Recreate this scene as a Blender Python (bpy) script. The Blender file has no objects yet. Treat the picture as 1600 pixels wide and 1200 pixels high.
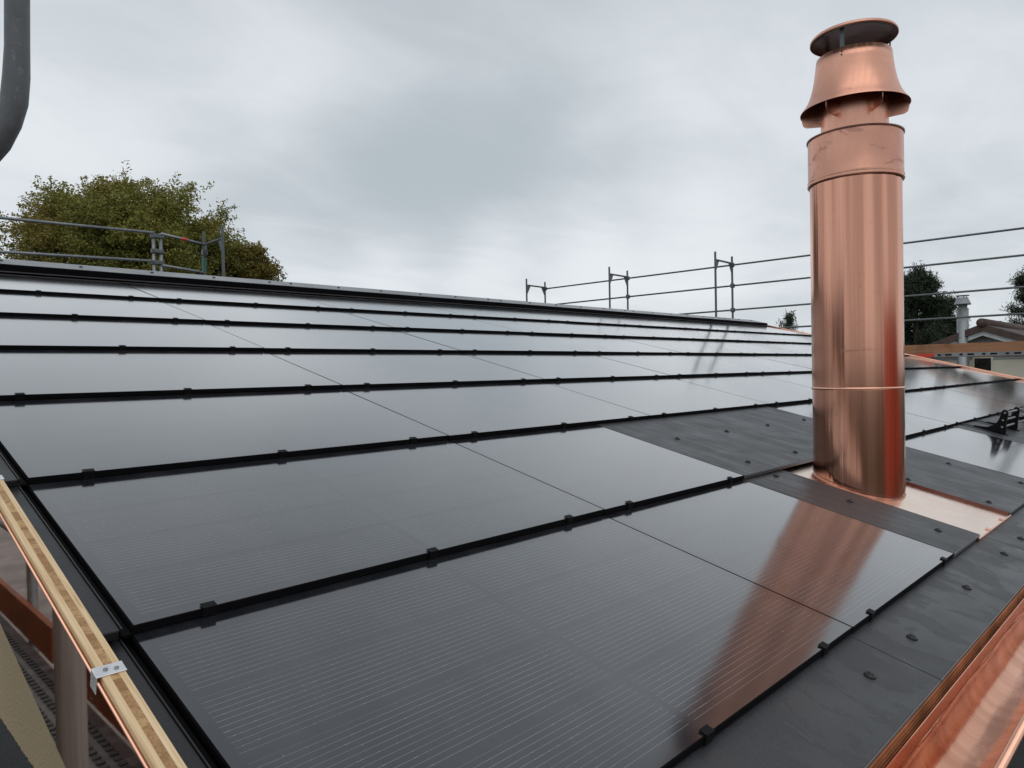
import bpy, bmesh, math, random
from mathutils import Matrix, Vector
rnd = random.Random(7)
sc = bpy.context.scene
col = sc.collection
# ------------------------------------------------------------------ camera
S = 0.85                       # metres per roof-course unit
CZ = 5.4                       # eye height above the ground
SL = 0.2585                    # roof pitch (rad)
D, UA, V0, W = 1.008, 2.3488, 0.5872, 1.7925
cam = bpy.data.cameras.new("camera"); co = bpy.data.objects.new("camera", cam); col.objects.link(co)
cam.sensor_width = 36.0; cam.lens = 36.0 * 1125.84 / 1600.0; cam.clip_start = 0.05; cam.clip_end = 3000
rt, up, fw = Vector((.7004, -.7135, -.0194)), Vector((.0255, -.0021, .9997)), Vector((.7133, .7007, -.0167))
co.matrix_world = Matrix(((rt.x, up.x, -fw.x, 0), (rt.y, up.y, -fw.y, 0), (rt.z, up.z, -fw.z, CZ), (0, 0, 0, 1)))
sc.camera = co
# ------------------------------------------------------------------ light
SUN_EL, SUN_AZ = math.radians(68), math.radians(225)
world = bpy.data.worlds.new("World"); sc.world = world; world.use_nodes = True
nt = world.node_tree; nt.nodes.clear()


class NB:
    """small helper to write node graphs as expressions"""
    def __init__(s, tree): s.t = tree; s.n = tree.nodes; s.l = tree.links

    def put(s, sock, v):
        if isinstance(v, bpy.types.NodeSocket): s.l.new(v, sock)
        elif v is not None:
            if isinstance(v, (tuple, list)) and len(v) == 3 and sock.type == 'RGBA': v = (*v, 1)
            sock.default_value = v

    def m(s, op, a, b=None, c=None, clamp=False):
        n = s.n.new('ShaderNodeMath'); n.operation = op; n.use_clamp = clamp
        s.put(n.inputs[0], a); s.put(n.inputs[1], b)
        if c is not None: s.put(n.inputs[2], c)
        return n.outputs[0]

    def vm(s, op, a, b=None, out=0):
        n = s.n.new('ShaderNodeVectorMath'); n.operation = op
        s.put(n.inputs[0], a); s.put(n.inputs[1], b)
        return n.outputs[out]

    def comb(s, x, y, z):
        n = s.n.new('ShaderNodeCombineXYZ'); s.put(n.inputs[0], x); s.put(n.inputs[1], y); s.put(n.inputs[2], z); return n.outputs[0]

    def sep(s, v):
        n = s.n.new('ShaderNodeSeparateXYZ'); s.put(n.inputs[0], v); return n.outputs

    def noise(s, vec, scale, detail=4, rough=.55, dist=0.0):
        n = s.n.new('ShaderNodeTexNoise'); s.put(n.inputs['Vector'], vec); n.inputs['Scale'].default_value = scale
        n.inputs['Detail'].default_value = detail; n.inputs['Roughness'].default_value = rough; n.inputs['Distortion'].default_value = dist
        return n.outputs['Fac']

    def voro(s, vec, scale):
        n = s.n.new('ShaderNodeTexVoronoi'); s.put(n.inputs['Vector'], vec); n.inputs['Scale'].default_value = scale
        return n.outputs['Distance']

    def ramp(s, fac, a, b, lo=0.0, hi=1.0):
        n = s.n.new('ShaderNodeMapRange'); n.interpolation_type = 'SMOOTHSTEP'
        s.put(n.inputs[0], fac); n.inputs[1].default_value = a; n.inputs[2].default_value = b
        n.inputs[3].default_value = lo; n.inputs[4].default_value = hi
        return n.outputs[0]

    def mix(s, f, a, b):
        n = s.n.new('ShaderNodeMix'); n.data_type = 'RGBA'
        s.put(n.inputs[0], f); s.put(n.inputs[6], a); s.put(n.inputs[7], b)
        return n.outputs[2]

    def tc(s, name='Object'):
        return s.n.new('ShaderNodeTexCoord').outputs[name]

    def rand(s): return s.n.new('ShaderNodeObjectInfo').outputs['Random']

    def bump(s, h, strength, dist):
        n = s.n.new('ShaderNodeBump'); n.inputs['Strength'].default_value = strength; n.inputs['Distance'].default_value = dist
        s.put(n.inputs['Height'], h); return n.outputs['Normal']


w = NB(nt)
sky = w.n.new('ShaderNodeTexSky'); sky.sky_type = 'NISHITA'; sky.sun_disc = False
sky.sun_elevation = SUN_EL; sky.sun_rotation = SUN_AZ; sky.altitude = 400; sky.air_density = 1.0; sky.dust_density = 2.0
bg1 = w.n.new('ShaderNodeBackground'); w.put(bg1.inputs[0], sky.outputs[0]); bg1.inputs[1].default_value = 0.08
d = w.vm('NORMALIZE', w.tc('Generated'))
dx, dy, dz = w.sep(d)
k = w.m('ADD', w.m('MAXIMUM', dz, 0.0), 0.16)
pl = w.comb(w.m('DIVIDE', dx, k), w.m('DIVIDE', dy, k), 0.0)
n1 = w.noise(pl, 0.75, 7, .52, .35)
n2 = w.noise(w.vm('ADD', pl, (7.3, 2.1, 0)), 0.33, 4, .5, .2)
n3 = w.noise(w.vm('ADD', w.vm('MULTIPLY', pl, (1.0, 1.5, 1)), (1.3, 5.1, 3)), 2.0, 8, .6, .6)


def blob(dirv, a, b):   # smooth lump of cloud or added overhead darkening round one direction of the sky
    v = Vector(dirv).normalized()
    dp = w.vm('DOT_PRODUCT', d, tuple(v), out=1)
    return w.ramp(dp, math.cos(math.radians(b)), math.cos(math.radians(a)))


dens = w.m('ADD', w.m('MULTIPLY', n1, .55), w.m('MULTIPLY', n2, .30))
dens = w.m('ADD', dens, w.m('MULTIPLY', n3, .26))
SKYB = [((.47, .85, .21), 0, 10, -.07), ((.567, .787, .235), 0, 10, -.11), ((.66, .715, .24), 0, 10, -.09), ((.75, .61, .25), 0, 10, -.06),
        ((.60, .66, .46), 2, 17, -.10), ((.50, .80, .33), 0, 9, .07), ((.35, .87, .32), 1, 13, .07), ((.16, .97, .12), 2, 16, .13),
        ((.52, .84, .15), 0, 8, .14), ((.63, .76, .145), 0, 8, .13), ((.74, .66, .15), 0, 8, .12), ((.83, .53, .16), 0, 9, .12), ((.25, .85, .45), 2, 12, -.07), ((.0, .35, .94), 5, 50, -.16), ((.90, .40, .24), 1, 12, .05)]  # the near-zenith entry is added out of view to darken panel reflections
for dv, a, b, g in SKYB:
    dens = w.m('ADD', dens, w.m('MULTIPLY', blob(dv, a, b), g * 1.05))
cl = w.ramp(dens, .24, .84)
cc = w.mix(cl, (.49, .545, .585), (.85, .885, .92))
cc = w.mix(w.m('MULTIPLY', blob((.18, .25, .95), 8, 52), .50), cc, (.30, .303, .335))   # unseen sky overhead, darkened to dim the near panels' reflections
low = w.ramp(dz, -.02, .10)
cc = w.mix(low, (.70, .76, .80), cc)
cc = w.mix(w.ramp(dz, -.25, -.02), (.12, .13, .12), cc)
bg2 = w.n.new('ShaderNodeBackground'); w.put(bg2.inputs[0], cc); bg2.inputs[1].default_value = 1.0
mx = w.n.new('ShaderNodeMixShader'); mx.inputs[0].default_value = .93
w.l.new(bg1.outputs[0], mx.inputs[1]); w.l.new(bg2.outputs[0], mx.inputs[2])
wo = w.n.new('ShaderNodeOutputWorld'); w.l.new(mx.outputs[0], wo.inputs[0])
sun = bpy.data.lights.new("sun", 'SUN'); sun.energy = 0.5; sun.angle = math.radians(60); sun.color = (1, .96, .9)
so = bpy.data.objects.new("sun", sun); col.objects.link(so)
so.rotation_euler = (math.radians(90) - SUN_EL, 0, math.pi - SUN_AZ)
sc.view_settings.view_transform = 'Standard'; sc.view_settings.look = 'None'; sc.view_settings.exposure = 0; sc.view_settings.gamma = 1


# ------------------------------------------------------------------ materials
def material(name):
    m = bpy.data.materials.new(name); m.use_nodes = True
    m.node_tree.nodes.clear()
    b = NB(m.node_tree)
    p = b.n.new('ShaderNodeBsdfPrincipled'); o = b.n.new('ShaderNodeOutputMaterial'); b.l.new(p.outputs[0], o.inputs[0])
    return m, b, p


def setp(b, p, **kw):
    names = dict(base='Base Color', rough='Roughness', metal='Metallic', ior='IOR', normal='Normal', coat='Coat Weight', coat_rough='Coat Roughness', spec='Specular IOR Level', aniso='Anisotropic')
    for kk, v in kw.items(): b.put(p.inputs[names[kk]], v)


def plain(name, colr, rough=.5, metal=0.0, var=.15, scale=6, bump=0.0, bscale=60, spec=.5):
    m, b, p = material(name)
    o = b.vm('ADD', b.tc(), b.comb(b.m('MULTIPLY', b.rand(), 37.0), 0, 0))
    n = b.noise(o, scale, 5, .6)
    c1 = tuple(c * (1 - var) for c in colr); c2 = tuple(min(1, c * (1 + var)) for c in colr)
    setp(b, p, base=b.mix(b.ramp(n, .3, .7), c1, c2), rough=b.ramp(n, .25, .75, max(.03, rough - .07), min(1, rough + .07)), metal=metal, spec=spec)
    if bump: setp(b, p, normal=b.bump(b.noise(o, bscale, 3), bump, .01))
    return m


def panel_material():
    m, b, p = material('solar_glass')
    uv = b.tc('UV'); x, y, _ = b.sep(uv)
    r = b.rand(); off = b.comb(b.m('MULTIPLY', r, 91.0), b.m('MULTIPLY', r, 17.0), 0)
    q = b.vm('ADD', uv, off)
    H = S
    row = b.m('DIVIDE', b.m('SUBTRACT', y, .024 * H), .229 * H)          # four cell rows
    rf = b.m('FRACT', row)
    inrow = b.m('MULTIPLY', b.m('GREATER_THAN', rf, .055), b.m('LESS_THAN', rf, .945))
    inrow = b.m('MULTIPLY', inrow, b.m('MULTIPLY', b.m('GREATER_THAN', row, 0.0), b.m('LESS_THAN', row, 4.0)))
    lf = b.m('FRACT', b.m('MULTIPLY', b.m('SUBTRACT', rf, .055), 11.5 / .89))
    wire = b.m('LESS_THAN', b.m('ABSOLUTE', b.m('SUBTRACT', lf, .5)), .040)
    wx = b.n.new('ShaderNodeAttribute'); wx.attribute_type = 'OBJECT'; wx.attribute_name = 'panel_width'
    wid = wx.outputs['Fac']
    inx = b.m('MULTIPLY', b.m('GREATER_THAN', x, .028), b.m('LESS_THAN', x, b.m('SUBTRACT', wid, .03)))
    mid = b.m('GREATER_THAN', b.m('ABSOLUTE', b.m('SUBTRACT', x, b.m('MULTIPLY', wid, .5))), .011)
    inx = b.m('MULTIPLY', inx, mid)
    cell = b.m('FRACT', b.m('DIVIDE', x, .0795))
    edge = b.m('LESS_THAN', b.m('ABSOLUTE', b.m('SUBTRACT', cell, .5)), .05)
    dots = b.ramp(b.noise(b.vm('MULTIPLY', q, (130, 110, 1)), 1.0, 1, .5), .60, .74)
    bandn = b.ramp(b.noise(b.vm('MULTIPLY', q, (5, 9, 1)), 1.0, 2, .5), .3, .7, .55, 1.0)
    wi = b.m('MULTIPLY', b.m('MULTIPLY', wire, inrow), inx)
    gl = b.m('MULTIPLY', wi, b.m('ADD', b.m('MULTIPLY', bandn, .6), b.m('MULTIPLY', dots, b.m('ADD', .7, b.m('MULTIPLY', edge, .9)))), clamp=True)
    inside = b.m('MULTIPLY', inrow, inx)
    cn = b.noise(q, 3.0, 4, .6)
    tint = b.mix(b.ramp(cn, .35, .65), (.0125, .0133, .017), (.019, .020, .025))
    base = b.mix(b.m('MULTIPLY', inside, .55), tint, (.017, .0198, .027))
    base = b.mix(b.m('MULTIPLY', edge, b.m('MULTIPLY', inside, .25)), base, (.028, .032, .037))
    base = b.mix(gl, base, (.30, .31, .32))
    spots = b.ramp(b.voro(q, 13), .035, .022)
    spots = b.m('MULTIPLY', spots, b.ramp(b.noise(q, 2.2, 2), .52, .6))
    film = b.ramp(b.noise(b.vm('MULTIPLY', q, (3, .9, 1)), 2.0, 5, .6), .4, .75)
    base = b.mix(b.m('MULTIPLY', film, .16), base, (.11, .11, .108))
    base = b.mix(b.m('MULTIPLY', spots, .35), base, (.2, .2, .19))
    ro = b.m('ADD', b.ramp(b.noise(q, 1.4, 4), .3, .7, .105, .145), b.m('MULTIPLY', film, .025))
    fine = b.noise(q, 240, 2, .5); wob = b.noise(q, 1.1, 2)
    hgt = b.m('ADD', b.m('MULTIPLY', fine, .02), wob)
    p.inputs['Coat IOR'].default_value = 1.62
    setp(b, p, base=base, rough=ro, ior=1.6, coat=1.0, coat_rough=.11, normal=b.bump(hgt, .06, .004))
    return m


def copper(name, kind, base1=(.86, .44, .31), base2=(.72, .35, .24), rough=(.16, .32)):
    m, b, p = material(name)
    o = b.tc(); x, y, z = b.sep(o)
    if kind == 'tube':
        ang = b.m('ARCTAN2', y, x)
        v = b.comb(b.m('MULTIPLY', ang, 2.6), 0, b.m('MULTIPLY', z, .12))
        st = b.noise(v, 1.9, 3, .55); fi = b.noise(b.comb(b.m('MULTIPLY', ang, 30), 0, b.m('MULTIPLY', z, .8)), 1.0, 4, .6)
    elif kind == 'gutter':
        st = b.noise(b.comb(b.m('MULTIPLY', x, 8), 0, 0), 1.0, 4, .55)
        fi = b.noise(b.comb(b.m('MULTIPLY', x, 70), 0, 0), 1.0, 2, .5)
    else:
        st = b.noise(o, 3.0, 6, .6, .4); fi = b.noise(b.vm('MULTIPLY', o, (3, 60, 3)), 1.0, 3, .6)
    base = b.mix(b.ramp(st, .36, .62) if kind == 'tube' else b.ramp(st, .3, .7), base1, base2)  # on the tube, bands of reflected sky are put into the base colour
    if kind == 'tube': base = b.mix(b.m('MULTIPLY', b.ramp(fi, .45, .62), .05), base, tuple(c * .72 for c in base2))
    spot = b.m('MULTIPLY', b.ramp(b.voro(o, 9), .05, .02), b.ramp(b.noise(o, 3.1, 2), .5, .58))
    base = b.mix(b.m('MULTIPLY', spot, .6), base, (.22, .09, .06))
    smear = b.ramp(b.noise(b.vm('MULTIPLY', o, (7, 7, 18)), 1.0, 5, .7, 1.2), *((.55, .64) if kind == 'scratched' else (.60, .75)))
    base = b.mix(b.m('MULTIPLY', smear, .34 if kind == 'scratched' else .20), base, (.30, .14, .10))
    ro = b.m('ADD', b.ramp(fi, .25, .75, rough[0], rough[1]), b.m('MULTIPLY', smear, .12))
    met = 1.0; nrm = None
    if kind == 'tube':
        nrm = b.bump(st, .16, .02)
    elif kind == 'gutter':
        dirt = b.ramp(b.m('ADD', b.m('MULTIPLY', b.noise(b.comb(b.m('MULTIPLY', x, 9), b.m('MULTIPLY', y, 30), 0), 1.0, 6, .7), .008), z), -.0672, -.0715)
        base = b.mix(b.m('MULTIPLY', dirt, .45), base, (.10, .06, .045)); ro = b.m('ADD', ro, b.m('MULTIPLY', dirt, .25))
        met = b.m('SUBTRACT', 1.0, b.m('MULTIPLY', dirt, .6))
        nrm = b.bump(b.m('ADD', st, b.m('MULTIPLY', fi, .05)), .22, .014)
    else:
        nrm = b.bump(st, {'mirror': .004, 'scratched': .2}.get(kind, .10), .01)
    setp(b, p, base=base, rough=ro, metal=met, normal=nrm)
    return m


def fibre_cement(name, sc, wetmix):
    m, b, p = material(name)
    o = b.tc(); r = b.rand()
    q = b.vm('ADD', o, b.comb(b.m('MULTIPLY', r, 53.0), b.m('MULTIPLY', r, 29.0), 0))
    fine = b.noise(q, 170, 4, .75); med = b.noise(q, 5, 6, .6)
    run = b.noise(b.vm('MULTIPLY', q, sc), 1.0, 5, .6, .3)        # water runs down the slope
    wet = b.ramp(run, .50, .525)
    pale = b.ramp(b.noise(b.vm('MULTIPLY', b.vm('ADD', q, (3, 9, 0)), (34, 3.6, 1)), 1.0, 5, .7, .6), .60, .70)
    sp = b.m('MULTIPLY', b.ramp(b.voro(b.vm('MULTIPLY', q, (1, .6, 1)), 26), .07, .03), b.ramp(b.noise(q, 6, 2), .5, .56))
    base = b.mix(b.ramp(fine, .35, .65), (.034, .036, .040), (.052, .054, .058))
    base = b.mix(b.m('MULTIPLY', wet, wetmix), base, (.046, .048, .052))
    base = b.mix(b.m('MULTIPLY', pale, .30), base, (.13, .13, .13))
    base = b.mix(b.m('MULTIPLY', sp, .6), base, (.012, .012, .013))
    ro = b.m('SUBTRACT', b.ramp(med, .3, .7, .42, .54), b.m('MULTIPLY', wet, .35 * wetmix))
    h = b.m('ADD', b.m('MULTIPLY', fine, b.m('SUBTRACT', 1.0, b.m('MULTIPLY', wet, .7))), b.m('MULTIPLY', sp, .5))
    setp(b, p, base=base, rough=ro, ior=1.5, normal=b.bump(h, .35, .002))
    return m


def wood_ply():
    m, b, p = material('three_layer_board')
    o = b.tc(); x, y, z = b.sep(o)
    lay = b.m('ABSOLUTE', x)
    core = b.m('MULTIPLY', b.m('LESS_THAN', lay, .0068), 1.0)
    g1 = b.noise(b.vm('MULTIPLY', o, (260, 5, 60)), 1.0, 5, .6, .5)
    outer = b.mix(b.ramp(g1, .3, .7), (.86, .66, .41), (.68, .45, .23))
    knot = b.ramp(b.voro(b.vm('MULTIPLY', o, (60, 5.0, 30)), 1.0), .20, .07)
    outer = b.mix(b.m('MULTIPLY', knot, .5), outer, (.42, .22, .09))
    seg = b.m('FLOOR', b.m('MULTIPLY', b.m('ADD', y, b.m('MULTIPLY', b.noise(b.vm('MULTIPLY', o, (1, 3, 1)), 1.0, 1), .35)), 36))
    wn = b.n.new('ShaderNodeTexWhiteNoise'); wn.noise_dimensions = '1D'; b.put(wn.inputs['W'], seg)
    g2 = b.noise(b.comb(b.m('MULTIPLY', x, 90), b.m('ADD', b.m('MULTIPLY', y, 70), b.m('MULTIPLY', wn.outputs[0], 40)), 0), 1.0, 3, .6, 2.0)
    inner = b.mix(wn.outputs[0], (.62, .39, .18), (.33, .17, .062))
    inner = b.mix(b.m('MULTIPLY', b.ramp(g2, .4, .62), .65), inner, (.26, .12, .045))
    setp(b, p, base=b.mix(core, outer, inner), rough=.62, normal=b.bump(g1, .3, .002))
    return m


def plank_wood(name, a, c, sc=(2.2, 2.2, 38)):
    m, b, p = material(name)
    o = b.tc()
    g = b.noise(b.vm('MULTIPLY', o, sc), 1.0, 5, .65, .6)
    st = b.noise(o, 2.3, 4, .6)
    base = b.mix(b.ramp(g, .3, .7), a, c)
    base = b.mix(b.ramp(st, .55, .72, 0, .6), base, tuple(q * .4 for q in a))
    setp(b, p, base=base, rough=.7)
    return m


def leaf_material(name, c1, c2, c3):
    m, b, p = material(name)
    at = b.n.new('ShaderNodeAttribute'); at.attribute_name = 'tone'
    t = at.outputs['Fac']
    n = b.noise(b.tc(), .35, 3)
    base = b.mix(t, c1, c2)
    base = b.mix(b.ramp(n, .48, .68, 0, .5), base, c3)
    setp(b, p, base=base, rough=.6)
    tr = b.n.new('ShaderNodeBsdfTranslucent'); b.put(tr.inputs[0], base)
    mxs = b.n.new('ShaderNodeMixShader'); mxs.inputs[0].default_value = .25
    out = [n for n in b.n if n.type == 'OUTPUT_MATERIAL'][0]
    b.l.new(p.outputs[0], mxs.inputs[1]); b.l.new(tr.outputs[0], mxs.inputs[2]); b.l.new(mxs.outputs[0], out.inputs[0])
    return m


def render_wall(name, colr, base_z=None):
    m, b, p = material(name)
    o = b.tc(); x, y, z = b.sep(o)
    g = b.noise(o, 85, 4, .7); s = b.noise(o, 1.2, 5, .6)
    base = b.mix(b.ramp(g, .3, .7), tuple(c * .72 for c in colr), colr)
    base = b.mix(b.ramp(s, .4, .7, 0, .25), base, tuple(c * .6 for c in colr))
    if base_z is not None:
        e = b.m('ADD', z, b.m('MULTIPLY', b.m('SUBTRACT', b.noise(o, 30, 6, .75), .5), .05))
        dark = b.m('LESS_THAN', e, base_z)
        gd = b.mix(b.ramp(b.noise(o, 60, 5, .8), .3, .7), (.025, .03, .032), (.075, .08, .08))
        base = b.mix(dark, base, gd)
    setp(b, p, base=base, rough=.85, normal=b.bump(g, .8, .008))
    return m


def tile_roof(name, a, c):
    m, b, p = material(name)
    o = b.tc(); x, y, z = b.sep(o)
    fx = b.m('ABSOLUTE', b.m('SUBTRACT', b.m('FRACT', b.m('MULTIPLY', y, 3.4)), .5))
    fz = b.m('FRACT', b.m('MULTIPLY', b.m('ADD', x, z), 2.9))
    h = b.m('ADD', fx, b.m('MULTIPLY', fz, -.6))
    n = b.noise(o, 2.5, 5, .7)
    base = b.mix(b.ramp(n, .3, .7), a, c)
    setp(b, p, base=base, rough=.75, normal=b.bump(h, .8, .06))
    return m


def ground_material():
    m, b, p = material('lawn_soil')
    o = b.tc()
    n = b.noise(o, .35, 6, .6); f = b.noise(o, 24, 4, .7)
    base = b.mix(b.ramp(n, .35, .65), (.045, .050, .026), (.068, .060, .042))
    base = b.mix(b.m('MULTIPLY', b.ramp(f, .4, .7), .5), base, (.018, .026, .010))
    setp(b, p, base=base, rough=.9, normal=b.bump(f, .8, .04))
    return m


def galv(name, colr=(.36, .38, .39), metal=.7, rough=.45):
    m, b, p = material(name)
    o = b.tc()
    n = b.noise(o, 14, 5, .65); s = b.ramp(b.noise(o, 55, 3, .6), .6, .68); l = b.noise(o, 2.4, 3)
    base = b.mix(b.ramp(n, .3, .7), tuple(c * .65 for c in colr), colr)
    base = b.mix(b.ramp(l, .5, .7, 0, .5), base, tuple(c * .5 for c in colr))
    base = b.mix(b.m('MULTIPLY', s, .18), base, (.4, .4, .39))
    setp(b, p, base=base, metal=metal, rough=b.ramp(n, .3, .7, rough - .1, rough + .15), normal=b.bump(n, .2, .004))
    return m


M = dict(
    glass=panel_material(), frame=plain('black_frame', (.004, .004, .005), .8, 0, .1, spec=.12),
    black=plain('black_sheet_metal', (.016, .017, .019), .42, 0, .2, 8, .1, 120), hook=plain('black_hook', (.003, .003, .0035), .6, .0, spec=.2),
    ridge=plain('grey_ridge_sheet', (.15, .155, .165), .32, .3, .1, 2, .08, 90), fc=fibre_cement('eave_fibre_cement', (7.5, 4.2, 1), .24), fcr=fibre_cement('fibre_cement', (30, 1.7, 1), .18), cap=plain('black_cap', (.006, .006, .007), .4),
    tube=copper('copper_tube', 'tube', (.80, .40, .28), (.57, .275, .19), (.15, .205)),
    cowl=copper('copper_cowl', 'sheet', (.81, .43, .31), (.70, .355, .25), (.27, .38)),
    collar=copper('copper_collar', 'scratched', (.74, .385, .275), (.60, .30, .215), (.24, .36)),
    flash=copper('copper_flashing', 'mirror', (.98, .80, .69), (.96, .70, .56), (.20, .27)),
    gutter=copper('copper_gutter', 'gutter', (.85, .44, .29), (.58, .26, .16), (.14, .22)),
    fascia=copper('copper_fascia', 'mirror', (.52, .36, .31), (.47, .32, .27), (.012, .03)),
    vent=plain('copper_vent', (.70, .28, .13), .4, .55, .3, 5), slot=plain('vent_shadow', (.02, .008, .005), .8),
    gflange=copper('copper_flange', 'gutter', (.86, .46, .30), (.78, .38, .25), (.14, .22)),
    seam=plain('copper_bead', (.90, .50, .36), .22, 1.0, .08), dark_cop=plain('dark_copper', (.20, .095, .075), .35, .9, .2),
    wood=wood_ply(), zinc=plain('zinc_strap', (.86, .87, .87), .30, .75, .08, 30), galv=galv('galvanised_steel'),
    galvd=galv('weathered_steel', (.17, .185, .19), .5, .5), green=galv('green_coupler', (.05, .16, .13), .2, .5),
    wall=render_wall('beige_render', (.56, .44, .27), CZ - 1.37), cream=render_wall('cream_render', (.86, .82, .67)), grey=render_wall('grey_gable', (.42, .43, .43)),
    plank=plank_wood('toe_board_wood', (.42, .21, .105), (.30, .135, .065), (4, 1.2, 30)), orange=plain('orange_board', (.36, .11, .04), .6, 0, .25, 3),
    post=plank_wood('weathered_post', (.40, .37, .34), (.26, .24, .225), (40, 40, 1.6)),
    tile=tile_roof('brown_tiles', (.10, .060, .048), (.055, .038, .034)), redtile=tile_roof('red_tiles', (.46, .085, .04), (.33, .06, .032)),
    window=plain('dark_window', (.012, .013, .015), .12, 0, .1), trim=plain('white_trim', (.62, .64, .65), .6), red=plain('red_mark', (.72, .07, .04), .5),
    bark=plain('bark', (.045, .037, .028), .9, 0, .3, 5, .6, 20), ground=ground_material(), paving=plain('concrete_paving', (.30, .28, .26), .85, 0, .25, .8, .5, 30), asphalt=plain('asphalt', (.05, .05, .052), .9, 0, .2, 3, .5, 60),
    leaf=leaf_material('autumn_leaves', (.115, .135, .024), (.32, .30, .06), (.32, .21, .05)),
    leafy=leaf_material('yellow_leaves', (.12, .115, .022), (.29, .225, .05), (.27, .17, .040)),
    pine=leaf_material('pine_needles', (.018, .032, .015), (.045, .070, .030), (.05, .065, .028)),
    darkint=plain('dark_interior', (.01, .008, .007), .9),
)


# ------------------------------------------------------------------ mesh helpers
class MB:
    def __init__(s): s.v = []; s.f = []; s.mi = []

    def quad(s, a, b, c, d_, mi=0):
        n = len(s.v); s.v += [a, b, c, d_]; s.f.append((n, n + 1, n + 2, n + 3)); s.mi.append(mi)

    def box(s, x0, x1, y0, y1, z0, z1, mi=0, tilt=0.0):
        n = len(s.v)
        for z in (z0, z1):
            for y in (y0, y1):
                for x in (x0, x1): s.v.append((x, y, z + tilt * y))
        for f in ((0, 2, 3, 1), (4, 5, 7, 6), (0, 1, 5, 4), (1, 3, 7, 5), (3, 2, 6, 7), (2, 0, 4, 6)):
            s.f.append(tuple(n + i for i in f)); s.mi.append(mi)

    def tube(s, pts, r, seg=10, mi=0, caps=True):
        pts = [Vector(p) for p in pts]; rs = r if isinstance(r, (list, tuple)) else [r] * len(pts)
        n0 = len(s.v); prev = None
        for i, p in enumerate(pts):
            t = (pts[min(i + 1, len(pts) - 1)] - pts[max(i - 1, 0)]).normalized()
            if prev is None:
                a = t.cross(Vector((0, 0, 1)))
                if a.length < .1: a = t.cross(Vector((0, 1, 0)))
            else:
                a = prev - t * prev.dot(t)
            a.normalize(); prev = a; bb = t.cross(a)
            for j in range(seg):
                th = 2 * math.pi * j / seg
                s.v.append(tuple(p + (a * math.cos(th) + bb * math.sin(th)) * rs[i]))
        for i in range(len(pts) - 1):
            for j in range(seg):
                a0 = n0 + i * seg + j; a1 = n0 + i * seg + (j + 1) % seg
                s.f.append((a0, a1, a1 + seg, a0 + seg)); s.mi.append(mi)
        if caps:
            s.f.append(tuple(n0 + j for j in range(seg))[::-1]); s.mi.append(mi)
            s.f.append(tuple(n0 + (len(pts) - 1) * seg + j for j in range(seg))); s.mi.append(mi)

    def lathe(s, prof, seg=64, c=(0, 0), fn=None, mi=0, slope=0.0):
        n0 = len(s.v)
        for r, z in prof:
            for j in range(seg):
                th = 2 * math.pi * j / seg
                rr = r * (fn(th, z) if fn else 1)
                s.v.append((c[0] + rr * math.cos(th), c[1] + rr * math.sin(th), z))
        for i in range(len(prof) - 1):
            for j in range(seg):
                a0 = n0 + i * seg + j; a1 = n0 + i * seg + (j + 1) % seg
                s.f.append((a0, a1, a1 + seg, a0 + seg)); s.mi.append(mi)

    def sweep(s, prof, xs, fn=None, mi=0):
        """profile (y,z) list swept along x"""
        n0 = len(s.v); k_ = len(prof)
        for i, x in enumerate(xs):
            for j, (y, z) in enumerate(prof):
                dy, dz_ = fn(i, j) if fn else (0, 0)
                s.v.append((x, y + dy, z + dz_))
        for i in range(len(xs) - 1):
            for j in range(k_ - 1):
                a0 = n0 + i * k_ + j
                s.f.append((a0, a0 + k_, a0 + k_ + 1, a0 + 1)); s.mi.append(mi)

    def mesh(s, name, mats, smooth=False, uv=False):
        me = bpy.data.meshes.new(name); me.from_pydata(s.v, [], s.f)
        for m in (mats if isinstance(mats, (list, tuple)) else [mats]): me.materials.append(m)
        me.polygons.foreach_set('material_index', s.mi)
        if smooth: me.polygons.foreach_set('use_smooth', [True] * len(s.f))
        if uv:
            ul = me.uv_layers.new(name='UVMap')
            for lp in me.loops:
                c = me.vertices[lp.vertex_index].co; ul.data[lp.index].uv = (c.x, c.y)
        me.update()
        return me

    def build(s, name, mats, parent=None, smooth=False, uv=False, fix=True):
        me = s.mesh(name, mats, smooth, uv)
        if fix:
            bm = bmesh.new(); bm.from_mesh(me); bmesh.ops.recalc_face_normals(bm, faces=bm.faces); bm.to_mesh(me); bm.free()
        return link(name, me, parent)


def link(name, me, parent=None):
    o = bpy.data.objects.new(name, me); col.objects.link(o)
    if parent is not None: o.parent = parent
    return o


def tag(o, label=None, cat=None, group=None, kind=None):
    if label: o['label'] = label
    if cat: o['category'] = cat
    if group: o['group'] = group
    if kind: o['kind'] = kind
    return o


def thing(name, loc, label, cat, group=None, rot=(0, 0, 0)):
    o = bpy.data.objects.new(name, None); col.objects.link(o); o.location = loc; o.rotation_euler = rot
    o.empty_display_size = .2
    return tag(o, label, cat, group)


def bevel(o, wd=.002, seg=2):
    mo = o.modifiers.new('bevel', 'BEVEL'); mo.width = wd; mo.segments = seg; mo.limit_method = 'ANGLE'
    return o


cs, sn = math.cos(SL), math.sin(SL)


def RP(u, v, h=0.0):     # roof units -> world metres
    return Vector((u + UA, (v + V0) * cs + (D - h) * sn, (v + V0) * sn - (D - h) * cs)) * S + Vector((0, 0, CZ))


RROT = (SL, 0, 0)
ORD = ['first', 'second', 'third', 'fourth', 'fifth', 'sixth', 'seventh', 'eighth', 'ninth', 'tenth']
T = .024                      # step between courses (roof units)

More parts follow.
